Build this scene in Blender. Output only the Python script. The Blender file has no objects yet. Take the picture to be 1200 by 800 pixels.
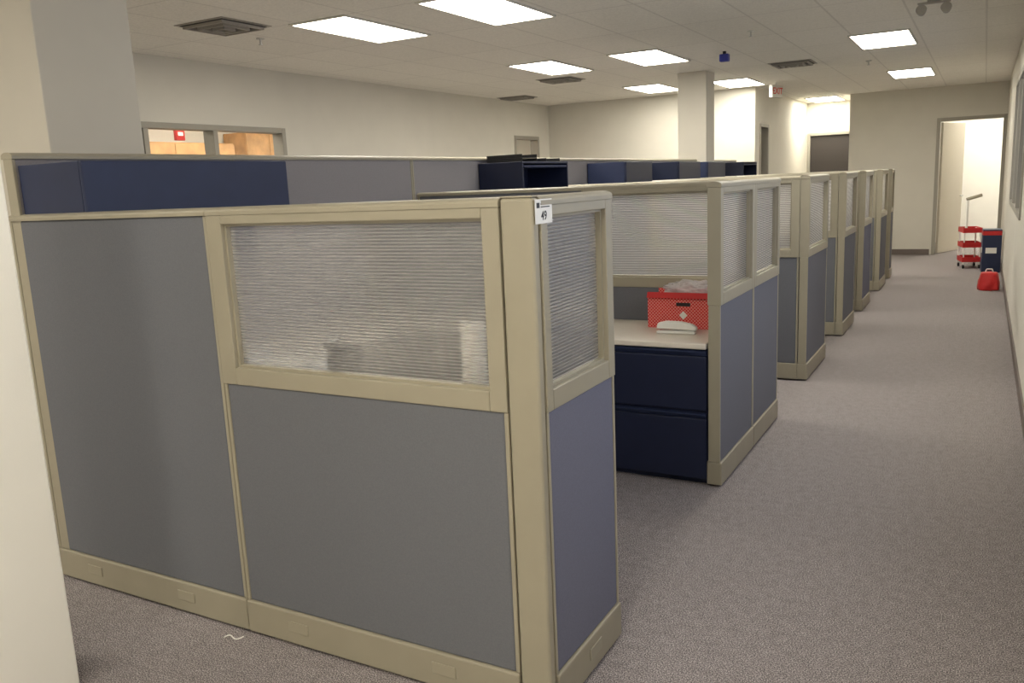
import bpy, bmesh, math, random
from mathutils import Vector, Matrix
random.seed(4)
C = bpy.context.scene.collection
S = 1.58                       # camera height; plan numbers below are in multiples of it
PI = math.pi
CEIL = 1.83*S

# ------------------------------------------------------------------ materials
def mat(name, col, rough=.6, metal=0, noise=0, nscale=40, bump=0, spec=.4, bscale=None):
    m = bpy.data.materials.new(name); m.use_nodes = True
    n = m.node_tree.nodes; l = m.node_tree.links; b = n['Principled BSDF']
    b.inputs['Roughness'].default_value = rough; b.inputs['Metallic'].default_value = metal
    b.inputs['Specular IOR Level'].default_value = spec
    tc = n.new('ShaderNodeTexCoord'); nz = n.new('ShaderNodeTexNoise'); nz.inputs['Scale'].default_value = nscale
    nz.inputs['Detail'].default_value = 3
    l.new(tc.outputs['Object'], nz.inputs['Vector'])
    r = n.new('ShaderNodeValToRGB'); k = max(noise, .015)
    r.color_ramp.elements[0].position = .3; r.color_ramp.elements[1].position = .7
    r.color_ramp.elements[0].color = [c*(1-k) for c in col]+[1]
    r.color_ramp.elements[1].color = [min(1, c*(1+k)) for c in col]+[1]
    l.new(nz.outputs['Fac'], r.inputs['Fac']); l.new(r.outputs['Color'], b.inputs['Base Color'])
    if bump:
        nb = nz
        if bscale:
            nb = n.new('ShaderNodeTexNoise'); nb.inputs['Scale'].default_value = bscale; l.new(tc.outputs['Object'], nb.inputs['Vector'])
        bp = n.new('ShaderNodeBump'); bp.inputs['Strength'].default_value = bump; bp.inputs['Distance'].default_value = .002
        l.new(nb.outputs['Fac'], bp.inputs['Height']); l.new(bp.outputs['Normal'], b.inputs['Normal'])
    return m
def emis(name, col, s):
    m = bpy.data.materials.new(name); m.use_nodes = True
    b = m.node_tree.nodes['Principled BSDF']
    b.inputs['Base Color'].default_value = (*col, 1); b.inputs['Emission Color'].default_value = (*col, 1)
    b.inputs['Emission Strength'].default_value = s
    return m
M = {}
M['wall'] = mat('wall paint', (.66,.635,.56), .8, noise=.02, nscale=3, bump=.15, bscale=220)
M['pillar'] = mat('pillar paint', (.84,.82,.75), .75, noise=.02, nscale=3, bump=.15, bscale=220)
M['column'] = mat('column paint', (.60,.57,.495), .8, noise=.02, nscale=3)
M['cream'] = mat('cream trim', (.33,.30,.225), .42, noise=.03, nscale=8)
M['creambase'] = mat('cream base', (.315,.285,.215), .5, noise=.04, nscale=6)
M['fabric'] = mat('grey fabric', (.148,.153,.168), .95, noise=.07, nscale=300, bump=.08, spec=.15)
M['lav'] = mat('lavender grey fabric', (.265,.25,.26), .95, noise=.07, nscale=300, bump=.08, spec=.15)
M['bluefab'] = mat('blue grey fabric', (.160,.164,.215), .95, noise=.07, nscale=300, bump=.08, spec=.15)
M['sidefab'] = mat('neutral grey fabric', (.160,.163,.188), .95, noise=.07, nscale=300, bump=.08, spec=.15)
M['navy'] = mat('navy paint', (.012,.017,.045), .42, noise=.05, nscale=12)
M['navypale'] = mat('navy door', (.016,.025,.068), .5, noise=.05, nscale=12)  # slightly paler navy, used on bins, carton and drawer pulls
M['black'] = mat('black plastic', (.012,.012,.014), .45)
M['desk'] = mat('worktop laminate', (.74,.68,.58), .4, noise=.02, nscale=30)
M['white'] = mat('white plastic', (.8,.79,.74), .5)
M['paper'] = mat('paper', (.82,.81,.77), .8)
M['trimgrey'] = mat('grey door frame', (.34,.32,.27), .5)
M['basebd'] = mat('rubber baseboard', (.16,.13,.115), .6)
M['wood'] = mat('orange wood', (.62,.36,.16), .5, noise=.18, nscale=6)
M['doorleaf'] = mat('door leaf', (.60,.55,.45), .55)
M['darkdoor'] = mat('dark door', (.045,.038,.034), .5)
M['red'] = mat('red', (.5,.02,.02), .5)
M['vent'] = mat('vent grey', (.33,.31,.27), .5)
M['ventdark'] = mat('vent dark', (.06,.055,.05), .7)
M['teal'] = mat('teal card', (.25,.48,.48), .5)
M['bluedev'] = mat('blue plastic', (.02,.03,.25), .4)
M['steel'] = mat('steel', (.55,.55,.53), .35, metal=.8)
M['lightframe'] = mat('fixture frame', (.6,.58,.52), .5)
M['tube'] = emis('lit diffuser', (1,.94,.82), 22)

def carpet():
    m = mat('carpet', (.2,.18,.17), .95, spec=.25); n = m.node_tree.nodes; l = m.node_tree.links; b = n['Principled BSDF']
    tc = n['Texture Coordinate']
    a = n.new('ShaderNodeTexNoise'); a.inputs['Scale'].default_value = 230; a.inputs['Detail'].default_value = 2; a.inputs['Roughness'].default_value = .6
    l.new(tc.outputs['Object'], a.inputs['Vector'])
    r = n.new('ShaderNodeValToRGB'); e = r.color_ramp.elements
    e[0].position = .36; e[0].color = (.070,.061,.066,1); e[1].position = .65; e[1].color = (.56,.505,.49,1)
    x = e.new(.5); x.color = (.235,.209,.209,1)
    l.new(a.outputs['Fac'], r.inputs['Fac'])
    g = n.new('ShaderNodeTexNoise'); g.inputs['Scale'].default_value = 24; g.inputs['Detail'].default_value = 4
    l.new(tc.outputs['Object'], g.inputs['Vector'])
    mr = n.new('ShaderNodeMapRange'); mr.inputs[1].default_value = .3; mr.inputs[2].default_value = .7; mr.inputs[3].default_value = .88; mr.inputs[4].default_value = 1.12
    l.new(g.outputs['Fac'], mr.inputs[0])
    mx = n.new('ShaderNodeVectorMath'); mx.operation = 'SCALE'
    l.new(r.outputs['Color'], mx.inputs[0]); l.new(mr.outputs[0], mx.inputs['Scale'])
    l.new(mx.outputs[0], b.inputs['Base Color'])
    return m
M['carpet'] = carpet()
def ceilmat():
    m = mat('ceiling tiles', (.6,.57,.5), .9, spec=.1); n = m.node_tree.nodes; l = m.node_tree.links; b = n['Principled BSDF']
    tc = n['Texture Coordinate']
    mp = n.new('ShaderNodeMapping'); mp.inputs['Location'].default_value = ((2.10+.1875)*S, -(3.72-.366)*S, 0)
    l.new(tc.outputs['Object'], mp.inputs['Vector'])
    br = n.new('ShaderNodeTexBrick'); br.offset = 0; br.squash = 1
    br.inputs['Scale'].default_value = 1; br.inputs['Brick Width'].default_value = .375*S; br.inputs['Row Height'].default_value = .733*S
    br.inputs['Mortar Size'].default_value = .010; br.inputs['Mortar Smooth'].default_value = .3
    br.inputs['Color1'].default_value = (.86,.84,.77,1); br.inputs['Color2'].default_value = (.83,.81,.74,1); br.inputs['Mortar'].default_value = (.72,.70,.64,1)
    l.new(mp.outputs[0], br.inputs['Vector'])
    nz = n.new('ShaderNodeTexNoise'); nz.inputs['Scale'].default_value = 60; nz.inputs['Detail'].default_value = 4
    l.new(tc.outputs['Object'], nz.inputs['Vector'])
    mr = n.new('ShaderNodeMapRange'); mr.inputs[1].default_value = .35; mr.inputs[2].default_value = .6; mr.inputs[3].default_value = .94; mr.inputs[4].default_value = 1.03
    l.new(nz.outputs['Fac'], mr.inputs[0])
    mx = n.new('ShaderNodeVectorMath'); mx.operation = 'SCALE'
    l.new(br.outputs['Color'], mx.inputs[0]); l.new(mr.outputs[0], mx.inputs['Scale']); l.new(mx.outputs[0], b.inputs['Base Color'])
    return m
M['ceil'] = ceilmat()
def ribglass(name, t_fac, rough, dif=(.62,.6,.58)):
    m = bpy.data.materials.new(name); m.use_nodes = True
    n = m.node_tree.nodes; l = m.node_tree.links; n.remove(n['Principled BSDF']); out = n['Material Output']
    rf = n.new('ShaderNodeBsdfRefraction'); rf.inputs['IOR'].default_value = 1.15; rf.inputs['Roughness'].default_value = rough; rf.inputs['Color'].default_value = (.96,.95,.94,1)
    tr = n.new('ShaderNodeBsdfTranslucent'); tr.inputs['Color'].default_value = (*dif,1)
    df = n.new('ShaderNodeBsdfDiffuse'); df.inputs['Color'].default_value = (*dif,1)
    td = n.new('ShaderNodeMixShader'); td.inputs[0].default_value = .45; l.new(tr.outputs[0], td.inputs[1]); l.new(df.outputs[0], td.inputs[2])
    gl = n.new('ShaderNodeBsdfGlossy'); gl.inputs['Roughness'].default_value = .35; gl.inputs['Color'].default_value = (.85,.84,.82,1)
    a = n.new('ShaderNodeMixShader'); a.inputs[0].default_value = t_fac; l.new(rf.outputs[0], a.inputs[1]); l.new(td.outputs[0], a.inputs[2])
    c = n.new('ShaderNodeMixShader'); c.inputs[0].default_value = .09; l.new(a.outputs[0], c.inputs[1]); l.new(gl.outputs[0], c.inputs[2])
    l.new(c.outputs[0], out.inputs['Surface'])
    return m
M['rib'] = ribglass('ribbed translucent sheet', .30, .25, (.56,.55,.54))
M['web'] = ribglass('ribbed sheet web', .52, .28, (.74,.72,.71))
def clearglass():
    m = bpy.data.materials.new('clear glass'); m.use_nodes = True
    n = m.node_tree.nodes; l = m.node_tree.links; n.remove(n['Principled BSDF']); out = n['Material Output']
    t = n.new('ShaderNodeBsdfTransparent'); g = n.new('ShaderNodeBsdfGlossy'); g.inputs['Roughness'].default_value = .03
    x = n.new('ShaderNodeMixShader'); x.inputs[0].default_value = .06
    l.new(t.outputs[0], x.inputs[1]); l.new(g.outputs[0], x.inputs[2]); l.new(x.outputs[0], out.inputs['Surface'])
    return m
M['glass'] = clearglass()
def bagmat():
    m = bpy.data.materials.new('clear plastic bag'); m.use_nodes = True
    n = m.node_tree.nodes; l = m.node_tree.links; b = n['Principled BSDF']; out = n['Material Output']
    b.inputs['Base Color'].default_value = (.8,.78,.78,1); b.inputs['Roughness'].default_value = .15
    nz = n.new('ShaderNodeTexNoise'); nz.inputs['Scale'].default_value = 35; tc = n.new('ShaderNodeTexCoord'); l.new(tc.outputs['Object'], nz.inputs['Vector'])
    bp = n.new('ShaderNodeBump'); bp.inputs['Strength'].default_value = 1; bp.inputs['Distance'].default_value = .012; l.new(nz.outputs['Fac'], bp.inputs['Height']); l.new(bp.outputs['Normal'], b.inputs['Normal'])
    t = n.new('ShaderNodeBsdfTransparent'); x = n.new('ShaderNodeMixShader'); x.inputs[0].default_value = .42
    l.new(t.outputs[0], x.inputs[1]); l.new(b.outputs[0], x.inputs[2]); l.new(x.outputs[0], out.inputs['Surface'])
    return m
M['bag'] = bagmat()
def redbox():
    m = mat('red lattice print', (.6,.03,.03), .55); n = m.node_tree.nodes; l = m.node_tree.links; b = n['Principled BSDF']; tc = n['Texture Coordinate']
    mp = n.new('ShaderNodeMapping'); mp.inputs['Rotation'].default_value = (0, PI/4, 0); l.new(tc.outputs['Object'], mp.inputs['Vector'])
    ck = n.new('ShaderNodeTexBrick'); ck.offset = 0; ck.inputs['Scale'].default_value = 1; ck.inputs['Brick Width'].default_value = .013; ck.inputs['Row Height'].default_value = .013
    ck.inputs['Mortar Size'].default_value = .0009; ck.inputs['Color1'].default_value = (.66,.025,.02,1); ck.inputs['Color2'].default_value = (.60,.02,.02,1); ck.inputs['Mortar'].default_value = (.85,.45,.4,1)
    sx = n.new('ShaderNodeSeparateXYZ'); cb = n.new('ShaderNodeCombineXYZ'); l.new(mp.outputs[0], sx.inputs[0]); l.new(sx.outputs[0], cb.inputs[0]); l.new(sx.outputs[2], cb.inputs[1])
    l.new(cb.outputs[0], ck.inputs['Vector']); l.new(ck.outputs['Color'], b.inputs['Base Color'])
    return m
M['redbox'] = redbox()

# ------------------------------------------------------------------ mesh helpers
class MB:
    def __init__(s): s.v = []; s.f = []
    def box(s, x0,x1,y0,y1,z0,z1):
        b = len(s.v)
        s.v += [(x0,y0,z0),(x1,y0,z0),(x1,y1,z0),(x0,y1,z0),(x0,y0,z1),(x1,y0,z1),(x1,y1,z1),(x0,y1,z1)]
        s.f += [tuple(b+i for i in q) for q in ((0,3,2,1),(4,5,6,7),(0,1,5,4),(1,2,6,5),(2,3,7,6),(3,0,4,7))]
        return s
    def tube(s, p, q, r, r2=None, n=16, cap=True):
        p = Vector(p); q = Vector(q); r2 = r if r2 is None else r2; d = (q-p).normalized()
        a = d.orthogonal().normalized(); c = d.cross(a); b = len(s.v)
        for (o, rr) in ((p, r), (q, r2)):
            for i in range(n):
                t = 2*PI*i/n; s.v.append(tuple(o + a*math.cos(t)*rr + c*math.sin(t)*rr))
        for i in range(n):
            j = (i+1) % n; s.f.append((b+i, b+j, b+n+j, b+n+i))
        if cap: s.f.append(tuple(b+i for i in reversed(range(n)))); s.f.append(tuple(b+n+i for i in range(n)))
        return s
    def prism(s, pts, x0, x1):      # pts in (y,z), extruded along x
        b = len(s.v); n = len(pts)
        for x in (x0, x1): s.v += [(x, p[0], p[1]) for p in pts]
        for i in range(n):
            j = (i+1) % n; s.f.append((b+i, b+j, b+n+j, b+n+i))
        s.f.append(tuple(b+i for i in reversed(range(n)))); s.f.append(tuple(b+n+i for i in range(n)))
        return s
    def build(s, name, m, parent=None, bev=0, smooth=False, seg=2):
        me = bpy.data.meshes.new(name); me.from_pydata(s.v, [], s.f); me.update()
        bm = bmesh.new(); bm.from_mesh(me); bmesh.ops.recalc_face_normals(bm, faces=bm.faces); bm.to_mesh(me); bm.free()
        me.materials.append(m)
        o = bpy.data.objects.new(name, me); C.objects.link(o)
        if parent: o.parent = parent
        if bev:
            b = o.modifiers.new('bevel', 'BEVEL'); b.width = bev; b.segments = seg; b.limit_method = 'ANGLE'
        if smooth:
            for p in me.polygons: p.use_smooth = True
        return o
def tag(o, label, cat, group=None, kind=None):
    o['label'] = label; o['category'] = cat
    if group: o['group'] = group
    if kind: o['kind'] = kind
    return o
def thing(name, label, cat, loc=(0,0,0), rz=0, group=None):
    o = bpy.data.objects.new(name, None); C.objects.link(o); o.location = loc; o.rotation_euler = (0,0,rz); o.empty_display_size = .1
    return tag(o, label, cat, group)
def struct(o, label, cat):
    o['kind'] = 'structure'; o['label'] = label; o['category'] = cat; return o
def text_mesh(txt, size, m, parent, loc, rot, ext=.0006):
    cu = bpy.data.curves.new('digits', 'FONT'); cu.body = txt; cu.size = size; cu.extrude = ext; cu.align_x = 'CENTER'; cu.align_y = 'CENTER'; cu.offset = size*.02
    t = bpy.data.objects.new('tmp', cu); C.objects.link(t)
    dg = bpy.context.evaluated_depsgraph_get(); dg.update()
    me = bpy.data.meshes.new_from_object(t.evaluated_get(dg)); C.objects.unlink(t); bpy.data.objects.remove(t)
    me.materials.clear(); me.materials.append(m)
    o = bpy.data.objects.new('lettering', me); C.objects.link(o); o.parent = parent; o.location = loc; o.rotation_euler = rot
    return o

# ------------------------------------------------------------------ room shell
XL, XR = -4.3*S, .18*S
YF, YB = 10.6*S, -1.8*S           # far wall, wall behind camera
YE = 11.5*S                       # end of the passage
def wall(name, label, p0, p1, side, holes=(), th=.12, h=CEIL, m='wall'):
    """p0->p1 along the room face; thickness goes to 'side' (+1 left of direction, -1 right)."""
    p0 = Vector((*p0,0)); p1 = Vector((*p1,0)); L = (p1-p0).length
    mb = MB(); y0, y1 = (0, th) if side > 0 else (-th, 0)
    s = 0
    for (a, b, z0, z1) in sorted(holes):
        if a > s: mb.box(s, a, y0, y1, 0, h)
        if z0 > 0: mb.box(a, b, y0, y1, 0, z0)
        if z1 < h: mb.box(a, b, y0, y1, z1, h)
        s = b
    if s < L: mb.box(s, L, y0, y1, 0, h)
    o = mb.build(name, M[m]); o.location = p0; o.rotation_euler = (0,0,math.atan2(p1.y-p0.y, p1.x-p0.x))
    return struct(o, label, 'wall')
fl = MB().box(-8*S, 1.6*S, -2*S, 14*S, -.1, 0).build('floor', M['carpet']); struct(fl, 'speckled grey brown office carpet', 'floor')
ce = MB().box(-8*S, 1.6*S, -2*S, 14*S, CEIL, CEIL+.1).build('ceiling', M['ceil']); struct(ce, 'suspended ceiling of off-white rectangular tiles', 'ceiling')
# left wall along +Y at XL
W1a, W1b, Wz0, Wz1 = 3.33*S, 4.52*S, .85*S, 1.43*S
D1a, D1b = 7.9*S, 8.42*S
YK = 8.7*S
wall('wall_left', 'off-white left wall with an interior window', (XL, YB), (XL, YK), 1, [(W1a-YB, W1b-YB, Wz0, Wz1), (D1a-YB, D1b-YB, 0, 1.47*S)])
XC = -2.02*S
wall('wall_back', 'off-white wall behind the far cubicles', (XL, YK), (XC, YK), 1)
wall('wall_passage', 'off-white side wall of the far passage', (XC, YK+.12), (XC, YE), 1, [(.14*S, .5*S, 0, 1.47*S)])
XN = -1.39*S
wall('wall_passage_end', 'wall closing the far passage', (XC, YE), (XN, YE), 1, [(.03*S, .60*S, 0, 1.44*S)])
wall('wall_passage_right', 'return wall of the far passage', (XN, YF+.12), (XN, YE), -1)
DX0, DX1, DH = -.47*S, .165*S, 1.475*S
wall('wall_far', 'off-white wall closing the aisle', (XN, YF), (XR, YF), 1, [(DX0-XN, DX1-XN, 0, DH)])
RW = [(1.0*S-YB, 4.5*S-YB, .7*S, 1.55*S), (5.3*S-YB, 7.4*S-YB, .7*S, 1.55*S)]
wall('wall_right', 'off-white wall along the right of the aisle', (XR, YB), (XR, YF+.12), -1, RW)
wall('wall_behind', 'wall behind the viewpoint', (XL, YB), (XR, YB), -1)
# adjoining rooms
wall('wall_side_room', 'pale wall of the room beyond the aisle door', (-1.3*S, 12.3*S), (1.2*S, 12.3*S), 1, m='pillar')
wall('wall_side_room_left', 'side wall of the room beyond the aisle door', (-1.3*S, YF+.13), (-1.3*S, 12.3*S), 1, m='pillar')
wall('wall_side_room_right', 'side wall of the room beyond the aisle door', (1.1*S, YF-.2), (1.1*S, 12.3*S), -1, m='pillar')
wall('wall_kitchen', 'white back wall of the room behind the left window', (-6.4*S, 1.5*S), (-6.4*S, 9.5*S), 1, m='pillar')
wall('wall_kitchen_near', 'side wall of the room behind the left window', (-6.4*S, 1.5*S), (XL-.12, 1.5*S), -1, m='pillar')
wall('wall_kitchen_far', 'far side wall of the room behind the left window', (-6.4*S, 9.5*S), (XC-.12, 9.5*S), 1, m='pillar')
# pillars / columns
def column(name, label, x0,x1,y0,y1, m):
    struct(MB().box(x0*S,x1*S,y0*S,y1*S,0,CEIL).build(name, M[m], bev=.006), label, 'column')
column('wall_pillar', 'near white pillar at the left edge', -1.80,-1.6,.76,.940, 'pillar')
column('wall_column_near', 'off-white square column behind the first cubicle', -2.95,-2.6,1.69,2.04, 'column')
column('wall_column_far', 'square column rising from the middle of the cubicles', -2.26,-2.02,7.0,7.24, 'column')
# baseboards
def bb(name, x0,x1,y0,y1, h=.1):
    struct(MB().box(x0,x1,y0,y1,0,h).build(name, M['basebd'], bev=.003), 'dark rubber baseboard', 'baseboard')
bb('baseboard_right', XR-.012, XR, YB, YF)
bb('baseboard_far', XN, DX0-.06, YF-.012, YF)
bb('baseboard_left', XL, XL+.012, YB, D1a-.06)
bb('baseboard_back', XL, XC, YK-.012, YK)

# windows and doors (structure)
def framed(name, label, cat, p0, rz, L, z0, z1, muls=(), fw=.055, depth=.15, glass=True, m='trimgrey', bottom=True):
    e = bpy.data.objects.new(name, None); C.objects.link(e); e.location = (*p0, 0); e.rotation_euler = (0,0,rz); struct(e, label, cat)
    mb = MB(); d0, d1 = -depth/2, depth/2
    mb.box(-fw/2, fw/2, d0, d1, z0, z1); mb.box(L-fw/2, L+fw/2, d0, d1, z0, z1); mb.box(fw/2, L-fw/2, d0, d1, z1-fw/2, z1+fw/2)
    mb.box(-fw/2, fw/2, d0, d1, z1, z1+fw/2); mb.box(L-fw/2, L+fw/2, d0, d1, z1, z1+fw/2)
    if bottom: mb.box(fw/2, L-fw/2, d0, d1, z0-fw/2, z0+fw/2)
    for a in muls: mb.box(a-fw/2, a+fw/2, d0, d1, z0+(fw/2 if bottom else 0), z1-fw/2)
    mb.build('frame', M[m], e, bev=.004)
    if glass:
        s = fw/2
        for a in list(muls)+[L]:
            MB().box(s, a-fw/2, -.003, .003, z0+fw/2, z1-fw/2).build('pane', M['glass'], e); s = a+fw/2
    return e
framed('window_1', 'interior window with three panes in the left wall', 'window', (XL-.06, W1a), PI/2, W1b-W1a, Wz0, Wz1, [.06*S, .58*S])
framed('window_2', 'tall glazed panel in the right wall', 'window', (XR+.06, 5.3*S), PI/2, 2.1*S, .7*S, 1.55*S, [.7*S, 1.4*S])
framed('added_window', 'unseen glazed panel added in the right wall to let in cool light', 'window', (XR+.06, 1.0*S), PI/2, 3.5*S, .7*S, 1.55*S, [.875*S, 1.75*S, 2.62*S])  # unseen glazing, added so cool side light can enter
framed('door_2', 'doorway at the far end of the left wall', 'door', (XL-.06, D1a), PI/2, D1b-D1a, 0, 1.47*S, glass=False, bottom=False)
framed('door_3', 'doorway in the passage wall', 'door', (XC-.06, YK+.12+.14*S), PI/2, .36*S, 0, 1.47*S, glass=False, bottom=False)
d4 = framed('door_4', 'dark door at the end of the far passage', 'door', (XC+.03*S, YE+.06), 0, .57*S, 0, 1.44*S, glass=False, bottom=False)
MB().box(.03, .57*S-.03, -.02, .02, .01, 1.44*S-.03).build('door_leaf', M['darkdoor'], d4)
d1 = framed('door_1', 'open doorway at the end of the aisle with the leaf swung inwards', 'door', (DX0, YF+.06), 0, DX1-DX0, 0, DH, glass=False, bottom=False, fw=.06)
lf = MB().box(0, .9, -.02, .02, .01, DH-.04).build('door_leaf', M['doorleaf'], d1, bev=.003)
lf.location = (.05, .09, 0); lf.rotation_euler = (0,0,math.radians(69))
hd = MB().tube((.83,-.02,1.0),(.83,-.07,1.0),.012).tube((.83,-.065,1.0),(.72,-.065,1.0),.01).build('door_handle', M['steel'], lf)

# ------------------------------------------------------------------ ceiling fittings
def troffer(x, y, label, L=.73*S, W=.365*S):
    t = thing('ceiling_light', label, 'ceiling light', (x*S, y*S, CEIL), 0, 'fluorescent ceiling lights')
    a, b, f = W/2, L/2, .022
    mb = MB().box(-a,a,-b,-b+f,-.014,0).box(-a,a,b-f,b,-.014,0).box(-a,-a+f,-b+f,b-f,-.014,0).box(a-f,a,-b+f,b-f,-.014,0)
    mb.build('frame', M['lightframe'], t)
    MB().box(-a+f,a-f,-b+f,b-f,-.009,-.001).build('diffuser', M['tube'], t)
for x, y, lb in [(-2.90,3.71,'lit rectangular ceiling light over the nearest cubicle, left of the pair'), (-2.13,3.71,'lit ceiling light cut by the top edge of the photo, right of the nearest pair'),
        (-2.85,5.85,'lit ceiling light, left of the middle pair over the cubicles'), (-2.11,5.92,'lit ceiling light, right of the middle pair over the cubicles'),
        (-2.80,7.95,'lit ceiling light just left of the far square column'), (-2.06,8.18,'lit ceiling light just right of the far square column top'),
        (-.63,6.34,'nearer of the two lit ceiling lights over the aisle'), (-.63,8.77,'farther of the two lit ceiling lights over the aisle'),
        (-1.72,11.0,'small looking lit ceiling light in the far passage'),
        (-.63,3.9,'lit ceiling light over the near aisle'), (-2.75,.2,'unseen ceiling light added left of the viewpoint'), (-1.2,-.8,'unseen ceiling light added behind the viewpoint'), (-3.2,-.8,'unseen ceiling light added behind and left of the viewpoint'),  # all but the near-aisle one are unseen lamps added for brightness
        (-.5,.1,'unseen ceiling light added above the viewpoint'),  # unseen lamp added to brighten the near pillar
        (-5.4,3.2,'lit ceiling light in the room behind the left window'), (-5.4,5.2,'second ceiling light added to brighten the room behind the left window'), (-5.4,7.2,'third ceiling light added to brighten the room behind the left window'),  # second and third are unseen extras that brighten that room
        (-4.9,4.4,'fourth ceiling light added to brighten the room behind the left window'), (-4.9,6.2,'fifth ceiling light added to brighten the room behind the left window'),(-.1,11.5,'lit ceiling light beyond the aisle door'),(.5,11.5,'second ceiling light added to brighten the room beyond the aisle door')]:  # fourth, fifth and the very last are unseen lamps added for brightness
    troffer(x, y, lb)
def diffuser(x, y, w, l, label, slats=3):
    t = thing('ceiling_vent', label, 'ceiling vent', (x*S, y*S, CEIL), 0, 'ceiling air vents')
    MB().box(-w/2-.03,w/2+.03,-l/2-.03,l/2+.03,-.006,0).build('face_plate', M['vent'], t, bev=.002)
    MB().box(-w/2,w/2,-l/2,l/2,-.010,-.0062).build('throat', M['ventdark'], t)
    mb = MB()
    for k in range(slats):
        f = 1-(k+.2)/slats; a = w/2*f; b = l/2*f; q = .018; z0, z1 = -.03-.006*k, -.011
        mb.box(-a,a,-b,-b+q,z0,z1).box(-a,a,b-q,b,z0,z1).box(-a,-a+q,-b+q,b-q,z0,z1).box(a-q,a,-b+q,b-q,z0,z1)
    mb.build('louvre', M['vent'], t)
def cpt(px, py, z=CEIL/S-1):
    u, v = px-600, py-400
    D = .04419*u+.98181*v+181.88; t = -z/D
    return ((.87473*u+.05127*v-474.70)*t, (.48263*u-.18279*v+843.71)*t)
for px, py, w, l, lb in [(262,30,.46,.46,'square ceiling air diffuser above the left cubicles'), (929,74,.45,.42,'ceiling air vent left of the aisle lights'),
        (657,93,.45,.4,'small ceiling air vent between the far pairs of lights'), (606,114,.45,.35,'farthest ceiling vent near the back left corner')]:
    x, y = cpt(px, py); diffuser(x, y, w, l, lb)
for px, py, lb in [(880,36,'small ceiling sprinkler between the vent and the middle lights'), (1018,71,'small ceiling sprinkler between the two aisle lights'), (305,45,'small ceiling sprinkler beside the square air diffuser')]:
    x, y = cpt(px, py)
    t = thing('sprinkler', lb, 'sprinkler', (x*S, y*S, CEIL), 0, 'ceiling sprinklers')
    MB().tube((0,0,0),(0,0,-.008),.035).build('escutcheon', M['steel'], t)
    MB().tube((0,0,-.008),(0,0,-.05),.008).tube((0,0,-.05),(0,0,-.055),.018).build('head', M['steel'], t)
x, y = cpt(849, 60)
t = thing('ceiling_sensor', 'small dark blue device hanging from the ceiling near the far column', 'sensor', (x*S, y*S, CEIL))
MB().box(-.015,.015,-.015,.015,-.03,0).build('stem', M['black'], t); MB().box(-.05,.05,-.04,.04,-.11,-.03).build('housing', M['bluedev'], t, bev=.01)
# emergency light
t = thing('emergency_light', 'twin lamp emergency light hanging over the aisle at the top edge', 'emergency light', (-.27*S, 5.0*S, CEIL))
MB().tube((0,0,0),(0,0,-.03),.05).box(-.12,.12,-.02,.02,-.045,-.03).build('mount', M['vent'], t, bev=.004)
for sx in (-1,1):
    MB().tube((sx*.09,0,-.045),(sx*.09,0,-.07),.01).tube((sx*.09,.03,-.10),(sx*.09,-.03,-.085),.03,.042).build('lamp_head', M['vent'], t, bev=.003)
# exit sign
t = thing('exit_sign', 'small red exit sign hanging edge-on near the far passage', 'exit sign', (-1.78*S, 8.5*S, CEIL), math.radians(70))
MB().tube((0,0,0),(0,0,-.04),.01).build('stem', M['white'], t)
MB().box(-.14,.14,-.03,.03,-.22,-.04).build('housing', M['lightframe'], t, bev=.006)
text_mesh('EXIT', .13, mat('exit red', (.6,.03,.02), .5), t, (0,-.0305,-.13), (PI/2,0,0))

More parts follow.
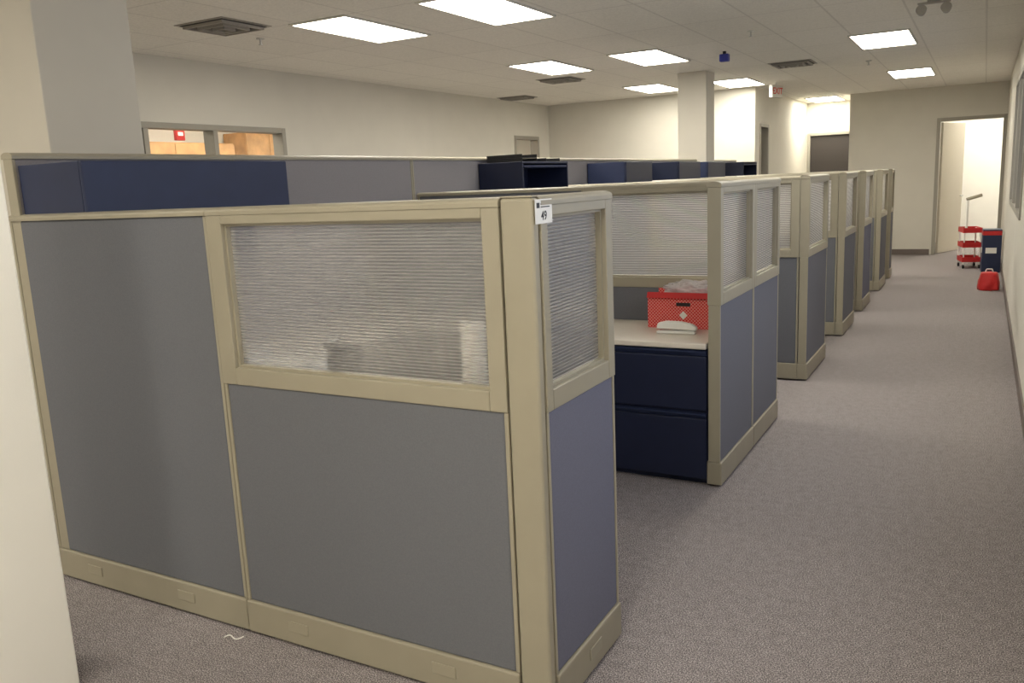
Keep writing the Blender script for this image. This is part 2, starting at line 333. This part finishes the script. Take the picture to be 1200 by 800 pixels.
# ------------------------------------------------------------------ partition panels
T = .06; BH = .134; ZR = (1-.403)*S; HP = (1-.022)*S; HS = 1.13*S
def panel(label, p0, p1, H=HP, glazed=False, fab='fabric', group='cubicle partition panels', sw=.10, covers=(), cside=-1, side_trim=.014, swr=None):
    p0 = Vector((p0[0]*S, p0[1]*S, 0)); p1 = Vector((p1[0]*S, p1[1]*S, 0)); L = (p1-p0).length
    t = thing('glazed_partition_panel' if glazed else 'partition_panel', label, 'cubicle panel', p0, math.atan2(p1.y-p0.y, p1.x-p0.x), group)
    h = T/2; g = .002; st = side_trim; swr = sw if swr is None else swr
    ftop = ZR if glazed else H-.026
    MB().box(g+st, L-g-st, -h+.002, h-.002, BH, ftop).build('fabric', M[fab], t, bev=.006)
    MB().box(g, g+st, -h, h, BH, ftop).box(L-g-st, L-g, -h, h, BH, ftop).build('side_trim', M['cream'], t, bev=.003)
    bs = MB().box(g, L-g, -h-.008, h+.008, .012, BH).build('base_raceway', M['creambase'], t, bev=.006)
    for c in covers:
        y = cside*(h+.008)
        MB().box(c-.045, c+.045, min(y, y+cside*.004), max(y, y+cside*.004), .06, .10).build('outlet_cover', M['cream'], bs, bev=.003)
    if glazed:
        z0, z1 = ZR, H-.026; a = .06; b = .03; hh = h+.004
        x0, x1 = g+sw, L-g-swr
        mb = MB().box(g, x0, -hh, hh, z0, z1).box(x1, L-g, -hh, hh, z0, z1).box(x0, x1, -hh, hh, z0, z0+a).box(x0, x1, -hh, hh, z1-b, z1)
        wf = mb.build('window_frame', M['cream'], t, bev=.003)
        ib = .008
        MB().box(x0, x0+ib, -.018,.018,z0+a,z1-b).box(x1-ib, x1, -.018,.018,z0+a,z1-b).box(x0+ib, x1-ib, -.018,.018,z0+a,z0+a+ib).box(x0+ib, x1-ib, -.018,.018,z1-b-ib,z1-b).build('glazing_bead', M['cream'], wf)
        # ribbed sheet: sine profile with a denser web at each rib
        za, zb = z0+a+ib, z1-b-ib; nr = 46; per = (zb-za)/nr; n = nr*8; vs = []; fs = []
        for i in range(n+1):
            z = za+(zb-za)*i/n; yy = .0006*math.sin(2*PI*(z-za)/per)
            vs += [(x0+ib, yy, z), (x1-ib, yy, z)]
            if i: k = 2*i; fs.append((k-2, k-1, k+1, k))
        r = MB(); r.v = vs; r.f = fs
        ro = r.build('ribbed_glazing', M['rib'], t, smooth=True); ro.data.materials.append(M['web'])
        for p in ro.data.polygons:
            if int((p.center.z-za)/per*8+.01) % 8 in (1,2,3): p.material_index = 1
    # top cap with rounded profile
    pts = []
    for k in range(9):
        a = PI*k/8; pts.append(((h+.006)*math.cos(a), H-.014+.014*math.sin(a)))
    pts += [(-h-.006, H-.026), (h+.006, H-.026)]
    MB().prism(pts, g*.3, L-g*.3).build('top_cap', M['cream'], t)
    return t
YC = 1.26+.019     # centre line of the front wall
XP0, XP1 = -.7215, -.6575      # corner post, left and right faces
panel('plain grey fabric panel left of the large window, beside the white pillar', (-2.15,YC), (-1.44,YC), covers=(.25,.80))
panel('nearest panel, grey fabric under the large ribbed window', (-1.44,YC), (XP0-.001,YC), glazed=True, covers=(.25,.86), sw=.068, swr=.056)
# corner post
wp = (XP1-XP0)*S/2; XPC = (XP0+XP1)/2; y0 = 1.26*S
t = thing('corner_post', 'cream corner post of the nearest cubicle between front and aisle panels', 'post', (XPC*S, y0, 0))
MB().box(-wp,wp,-.002,.034,.012,HP-.004).build('shaft', M['cream'], t, bev=.010, seg=4)
MB().box(-wp+.002,wp-.002,0,.034,HP-.0035,HP+.001).build('cap', M['cream'], t, bev=.002)
XE = XP1-.019; YE0 = 1.26+.036/S
panel('short end panel with ribbed window on the aisle side of the nearest cubicle', (XE,YE0), (XE,1.600), glazed=True, sw=.038, swr=.05, covers=(.27,), cside=-1, fab='bluefab')
# second wall
Y1 = 2.97+.019
panel('grey partition panel behind the nearest cubicle desk, its upper edge alone showing', (-2.10,Y1), (-1.33,Y1))
panel('glazed panel behind the red box with drawers in front of it', (-1.33,Y1), (-.740,Y1), glazed=True, sw=.08)
XW = -.719
panel('end panel right of the navy drawers, nearer half of its pair', (XW,2.573), (XW,3.018), glazed=True, sw=.05, fab='sidefab')
panel('end panel behind the one beside the navy drawers, farther half of its pair', (XW,3.018), (XW,3.44), glazed=True, sw=.05, fab='sidefab')
# further cubicle corners up the aisle
ords = ['third', 'fourth', 'fifth', 'sixth', 'last']
for k, (yy, wl) in enumerate([(4.12,.56),(5.34,.5),(6.32,.46),(7.42,.48),(8.25,.22)]):
    o = ords[k]; xr = (-.725,-.728,-.733,-.733,-.733)[k]
    panel(f'plain cross panel joined to the spine behind the {o} aisle corner', (-2.10,yy+.019), (-1.42,yy+.019))
    panel(f'glazed cross panel facing the camera at the {o} aisle corner from the front', (-1.42,yy+.019), (xr-.021,yy+.019), glazed=True, sw=.06)
    panel(f'end panel along the aisle at the {o} cubicle corner from the front', (xr,yy), (xr,yy+wl), glazed=True, sw=.05, fab='sidefab' if k != 2 else 'bluefab')
# spine
sp = [1.26,1.97,2.95,4.09,5.29,6.32,7.0]
names = ['nearest tall spine panel behind the navy overhead bin', 'tall lavender grey spine panel right of the navy overhead bin', 'tall spine panel holding the open overhead shelf', 'tall spine panel of the third cubicle', 'tall spine panel of the fourth cubicle', 'tall spine panel just before the far column', 'tall spine panel past the far column']
for k in range(6):
    panel(names[k], (-2.12,sp[k]), (-2.12,sp[k+1]), H=HS, fab='lav')
panel(names[6], (-2.12,7.26), (-2.12,8.3), H=HS, fab='lav')

# ------------------------------------------------------------------ overhead bins
def bin_(y0, y1, label, opened=False, depth=.25, m='navypale'):
    x0, x1 = -2.098, -2.098+depth; z0, z1 = 1.29, 1.097*S
    t = thing('overhead_bin', label, 'overhead bin', (x0*S, y0*S, z0), 0, 'overhead storage bins')
    W = (y1-y0)*S; Dp = depth*S; H = z1-z0; p = .015
    mb = MB().box(0,Dp-.02,0,p,0,H).box(0,Dp-.02,W-p,W,0,H).box(0,Dp-.02,p,W-p,0,p).box(0,Dp-.02,p,W-p,H-p,H).box(0,p,p,W-p,p,H-p)
    mb.build('body', M['navypale' if not opened else 'navy'], t, bev=.003)
    if opened:
        MB().box(Dp*.1,Dp*.95,p+.01,W-p-.01,H-p-.03,H-p-.012).build('door', M[m], t, bev=.004)
    else:
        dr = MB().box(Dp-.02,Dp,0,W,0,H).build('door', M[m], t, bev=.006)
        MB().box(Dp,Dp+.012,W/2-.12,W/2+.12,.015,.03).build('handle', M['black'], dr)
    return t
bin_(1.272,1.945,'navy overhead bin above the nearest cubicle')
bin_(3.48,3.97,'overhead bin with its dark front open and black trays on top', opened=True)
bin_(4.75,5.2,'navy overhead bin in the third cubicle', m='navy')
bin_(5.75,6.25,'navy overhead bin in the fourth cubicle', m='navy')
bin_(6.45,6.95,'navy overhead bin just before the far column', m='navy')
bin_(7.6,8.1,'navy overhead bin past the far column', opened=True)
# trays on second bin
zt = 1.097*S
for k, (y, z) in enumerate([(3.58,0),(3.58,.027),(3.83,0)]):
    t = thing('letter_tray', ['lower black letter tray stacked on the overhead bin','upper black letter tray stacked on the overhead bin','single black letter tray on the far end of the bin'][k], 'tray', (-1.97*S, y*S, zt+z+.001), 0, 'black letter trays')
    MB().box(-.15,.15,-.12,.12,0,.003).build('base', M['black'], t); MB().box(-.15,.15,-.12,-.115,.003,.026).box(-.15,.15,.115,.12,.003,.026).box(-.15,-.145,-.115,.115,.003,.026).build('rim', M['black'], t)

# ------------------------------------------------------------------ desks
def worktop(x0,x1,y0,y1,label):
    z = .473*S
    t = thing('worktop', label, 'worktop', (x0*S, y0*S, 0), 0, 'cubicle worktops')
    MB().box(0,(x1-x0)*S,0,(y1-y0)*S,z-.03,z).build('surface', M['desk'], t, bev=.006)
    return t, (x1-x0)*S, (y1-y0)*S, z
def leg_panel(t, x0,x1,y0,y1,z):
    MB().box(x0,x1,y0,y1,0,z-.03).build('support_panel', M['cream'], t, bev=.003)
t,a,b,z = worktop(-2.09,-.745,2.573,2.965,'cream worktop holding the red box above the navy drawers'); leg_panel(t, .02,.05,.05,b-.05,z)
t,a,b,z = worktop(-2.09,-.72,1.302,1.595,'cream worktop behind the large ribbed window of the nearest panel'); leg_panel(t, a-.06,a-.03,.05,b-.05,z); leg_panel(t, .02,.05,.05,b-.05,z)
t,a,b,z = worktop(-2.09,-1.72,1.600,2.568,'cream worktop along the spine under the overhead bin'); leg_panel(t, .05,a-.05,b/2-.015,b/2+.015,z)
DZ = .473*S
# lateral file
t = thing('lateral_file', 'navy two drawer cabinet under the worktop by the aisle', 'drawer cabinet', (-1.32*S, 2.575*S, 0))
W = (1.32-.742)*S; H = DZ-.032
MB().box(0,W,.02,.36*S,.03,H).box(.01,W-.01,.04,.35*S,0,.03).build('body', M['navy'], t, bev=.003)
for z0, z1 in ((.035,.385),(.40,H-.005)):
    d = MB().box(.004,W-.004,0,.02,z0,z1-.03).build('drawer', M['navy'], t, bev=.004)
    MB().prism([(0.004,z1-.028),(.02,z1-.028),(.02,z1),(-.012,z1),(-.012,z1-.006)], .004, W-.004).build('pull', M['navypale'], d)
# red open box
t = thing('red_box', 'open red carton with a pale lattice print on the worktop', 'box', (-.896*S, 2.880*S, DZ+.001))
bw, bd, bh = .205, .095, .20
mb = MB().box(-bw,bw,-bd,bd,0,.004).box(-bw,bw,-bd,-bd+.004,.004,bh).box(-bw,bw,bd-.004,bd,.004,bh).box(-bw,-bw+.004,-bd+.004,bd-.004,.004,bh-.03).box(bw-.004,bw,-bd+.004,bd-.004,.004,bh)
mb.build('carton', M['redbox'], t)
MB().prism([(-bd,bh),(-bd-.016,bh-.03),(-bd-.018,bh-.03),(-bd-.002,bh+.001)], -bw,bw).build('flap', M['red'], t)
em = MB(); em.v = [(-.024,-bd-.001,.075),(0,-bd-.001,.051),(.024,-bd-.001,.075),(0,-bd-.001,.099)]; em.f = [(0,1,2,3)]; em.build('emblem', M['white'], t)
MB().box(-.04,.04,-bd-.0015,-bd-.0005,.125,.145).build('hand_slot', M['black'], t)
# bag of stuff
bm = bmesh.new(); bmesh.ops.create_icosphere(bm, subdivisions=5, radius=1)
from mathutils import noise as NZ
for v in bm.verts:
    n = NZ.noise(v.co*2.3)*.28 + abs(NZ.noise(v.co*5))*.25 + NZ.noise(v.co*11)*.07
    v.co = v.co*(1+n); v.co.x *= .145; v.co.y *= .058; v.co.z *= .055
me = bpy.data.meshes.new('plastic_bag'); bm.to_mesh(me); bm.free(); me.materials.append(M['bag'])
for p in me.polygons: p.use_smooth = True
o = bpy.data.objects.new('plastic_bag', me); C.objects.link(o); o.location = (-.885*S, 2.885*S, DZ+.198)
tag(o, 'crumpled clear plastic bag sticking out of the red carton', 'plastic bag')
# stapler
t = thing('stapler', 'cream stapler lying in front of the red carton', 'stapler', (-.89*S, 2.730*S, DZ+.001), math.radians(4)); t.scale = (1.15,1.15,1.15)
MB().box(-.095,.09,-.02,.02,0,.012).build('base', M['white'], t, bev=.005)
prof = [(-.095,.022),(.095,.017),(.095,.030),(.07,.046),(.02,.056),(-.05,.058),(-.09,.048)]
am = MB(); n = len(prof)
for yy in (-.017,.017): am.v += [(p[0], yy, p[1]) for p in prof]
am.f = [(i,(i+1)%n,n+(i+1)%n,n+i) for i in range(n)]+[tuple(reversed(range(n))), tuple(range(n,2*n))]
am.build('arm', M['white'], t, bev=.006, seg=3)
MB().box(-.08,.088,-.009,.009,.0125,.0168).build('magazine', M['steel'], t)
# things behind the ribbed window
t = thing('paper_roll', 'tall white paper roll standing behind the ribbed window', 'paper roll', (-.832*S, 1.338*S, DZ+.001))
MB().tube((0,0,0),(0,0,.43),.038,n=32).build('roll', M['paper'], t); MB().tube((0,0,.4301),(0,0,.431),.014).build('core', M['ventdark'], t)
t = thing('desk_telephone', 'dark telephone shape behind the ribbed window', 'telephone', (-1.17*S, 1.37*S, DZ+.001), .5)
MB().prism([(-.09,0),(.09,0),(.09,.29),(.03,.32),(-.09,.22)], -.06,.06).build('body', M['black'], t, bev=.006)
MB().box(-.06,-.015,-.10,.10,.325,.35).build('handset', M['black'], t, bev=.008)
t = thing('document_box', 'pale carton shape on the desk behind the ribbed window', 'box', (-1.62*S, 1.48*S, DZ+.001), .15)
MB().box(-.15,.15,-.11,.11,0,.20).build('carton', M['paper'], t, bev=.003); MB().box(-.156,.156,-.116,.116,.2005,.23).build('lid', M['white'], t, bev=.003)
t = MB().box(-.11,.11,-.14,.14,0,.24).build('paper_stack', M['paper']); t.location = (-1.36*S, 1.43*S, DZ+.001); tag(t, 'stack of white paper on the desk behind the ribbed window', 'paper stack')
# teal card in window corner
o = MB(); o.v = [(0,0,0),(.06,0,0),(.06,0,-.10)]; o.f = [(0,1,2)]
o = o.build('teal_card', M['teal']); o.location = (-.83*S, Y1*S-.0352, (1-.052)*S); tag(o, 'small teal triangular card at the upper corner of the window behind the red box', 'card')
# number sticker
t = thing('number_sticker', 'white sticker reading 49 at the top corner of the nearest cubicle', 'sticker', (XE*S+.0348, 1.26*S+.052, HP-.042))
MB().box(0,.0008,-.050,.050,-.033,.032).build('sheet', M['paper'], t)
MB().box(.0009,.0012,-.042,-.024,.009,.023).build('emblem', M['black'], t)
MB().box(.0009,.0012,-.018,.042,.017,.021).build('small_print', M['black'], t); MB().box(.0009,.0012,-.018,.036,.010,.013).build('small_print', M['black'], t)
text_mesh('49', .034, M['black'], t, (.0012, 0, -.013), (PI/2,0,PI/2), ext=.0002)
# string on floor
cu = MB(); pts = []
for i in range(14):
    a = i/13; pts.append((-.03+.07*a, .012*math.sin(a*7), .004+.003*math.sin(a*5)))
for i in range(13): cu.tube(pts[i], pts[i+1], .0025, n=8)
o = cu.build('string', M['white']); u, v = 272-600, 748-400; D = .04419*u+.98181*v+181.88
o.location = ((.87473*u+.05127*v-474.70)/D*S, (.48263*u-.18279*v+843.71)/D*S, .001); o.rotation_euler = (0,0,.5); tag(o, 'short white bit of string on the carpet by the nearest panel', 'string')

# ------------------------------------------------------------------ items by the right wall, far aisle
t = thing('utility_cart', 'red three shelf cart with a tall pale handle by the far door', 'cart', (-.095*S, 9.30*S, 0), .2)
for z in (.10,.32,.54):
    MB().box(-.13,.13,-.2,.2,z,z+.015).box(-.13,.13,-.2,-.19,z+.015,z+.075).box(-.13,.13,.19,.2,z+.015,z+.075).box(-.13,-.12,-.19,.19,z+.015,z+.075).box(.12,.13,-.19,.19,z+.015,z+.075).build('shelf', M['red'], t, bev=.003)
for sx in (-1,1):
    for sy in (-1,1):
        MB().tube((sx*.11,sy*.18,.06),(sx*.11,sy*.18,.60),.01).build('post', M['white'], t)
        MB().tube((sx*.11-.012,sy*.18,.031),(sx*.11+.012,sy*.18,.031),.03).build('wheel', M['black'], t)
MB().tube((-.09,-.17,.55),(-.09,-.17,1.04),.018).build('mast', M['white'], t)
MB().tube((-.11,-.17,1.04),(.10,-.17,1.10),.024).build('handle', M['cream'], t, bev=.004)
t = thing('carton', 'tall dark blue carton with red and white bands against the right wall', 'box', (.085*S, 8.95*S, 0), .06)
MB().box(-.12,.12,-.15,.15,0,.62).build('body', M['navypale'], t, bev=.004)
MB().box(-.1205,.1205,-.151,-.1501,.54,.60).box(-.121,-.1202,-.14,.14,.54,.60).build('red_band', M['red'], t)
MB().box(-.08,.06,-.1515,-.1505,.28,.36).build('white_label', M['white'], t); MB().box(-.1215,-.1205,-.08,.06,.28,.36).build('white_label', M['white'], t)
t = thing('red_bag', 'slumped red bag on the carpet by the right wall', 'bag', (.07*S, 7.65*S, 0))
bm = bmesh.new(); bmesh.ops.create_cube(bm, size=2); bmesh.ops.subdivide_edges(bm, edges=bm.edges, cuts=7, use_grid_fill=True)
for v in bm.verts:
    q = v.co*.65+v.co.normalized()*.35; n = NZ.noise(q*1.7+Vector((3,1,2)))*.18+NZ.noise(q*4)*.08; k = 1-.28*(q.z*.5+.5)
    v.co = Vector((q.x*.13*k*(1+n), q.y*.14*k*(1+n), max(0, .11+q.z*(.12+.03*n))))
me = bpy.data.meshes.new('body'); bm.to_mesh(me); bm.free(); me.materials.append(M['red'])
for p in me.polygons: p.use_smooth = True
ob = bpy.data.objects.new('body', me); C.objects.link(ob); ob.parent = t
MB().tube((-.05,0,.20),(-.03,0,.26),.008).tube((-.03,0,.26),(.03,0,.26),.008).tube((.03,0,.26),(.05,0,.20),.008).build('strap', M['white'], t)
# kitchen cabinets behind left window
for k, (y0,y1,z0,z1,lb) in enumerate([(4.75,5.75,.0,2.33,'orange wooden cupboard left behind the interior window'), (5.9,6.5,0,2.50,'orange wooden cupboard right behind the interior window')]):
    t = thing('cupboard', lb, 'cupboard', (-6.38*S, y0*S, 0), 0, 'wooden cupboards')
    W = (y1-y0)*S
    MB().box(0,.45,0,W,z0,z1).build('body', M['wood'], t, bev=.004)
    n = 3 if k == 0 else 2
    for i in range(n):
        d = MB().box(.451,.47,W*i/n+.004,W*(i+1)/n-.004,.05,z1-.02).build('door', M['wood'], t, bev=.004)
        MB().tube((.485,W*(i+.85)/n,1.0),(.485,W*(i+.85)/n,1.12),.008).build('handle', M['steel'], d)
t = thing('wall_sign', 'small red sign seen through the interior window', 'sign', (-5.0*S, 4.225*S, 2.285))
MB().box(-.02,.02,-.06,.06,-.07,.07).build('plate', M['red'], t, bev=.004); MB().box(-.004,.004,-.004,.004,.07,CEIL-2.285).build('hanger', M['steel'], t); MB().box(.021,.023,-.035,.035,-.02,.02).build('patch', M['white'], t)

# ------------------------------------------------------------------ light + world + camera
w = bpy.data.worlds.new('World'); bpy.context.scene.world = w; w.use_nodes = True
w.node_tree.nodes['Background'].inputs[0].default_value = (.75,.8,.95,1); w.node_tree.nodes['Background'].inputs[1].default_value = .8
def area(name, loc, rot, sx, sy, e, col):
    l = bpy.data.lights.new(name, 'AREA'); l.shape = 'RECTANGLE'; l.size = sx; l.size_y = sy; l.energy = e; l.color = col
    o = bpy.data.objects.new(name, l); C.objects.link(o); o.location = loc; o.rotation_euler = rot
area('added_daylight', (XR+.5, 2.4*S, 1.4*S), (0, math.radians(90), 0), 1.6, 4.5, 55, (.80,.86,1))  # area lamp added outside the right-hand glazing for cool side light
area('ceiling_fill', (-1.4, -1.2, 1.2), (PI, 0, 0), 1.6, 1.6, 50, (1,.96,.9))  # unseen upward fill lamp, added to lift the ceiling and near end
cam = bpy.data.cameras.new('Camera'); co = bpy.data.objects.new('Camera', cam); C.objects.link(co)
cam.sensor_width = 36; cam.lens = 985/1200*36; cam.clip_start = .02; cam.clip_end = 100
R = Matrix(((.87473,-.05127,.48193),(.48263,.18279,-.85656),(-.04419,.98181,.18465)))
co.matrix_world = Matrix.Translation((0,0,S)) @ R.to_4x4()
bpy.context.scene.camera = co
bpy.context.scene.view_settings.view_transform = 'Standard'
bpy.context.scene.view_settings.look = 'None'
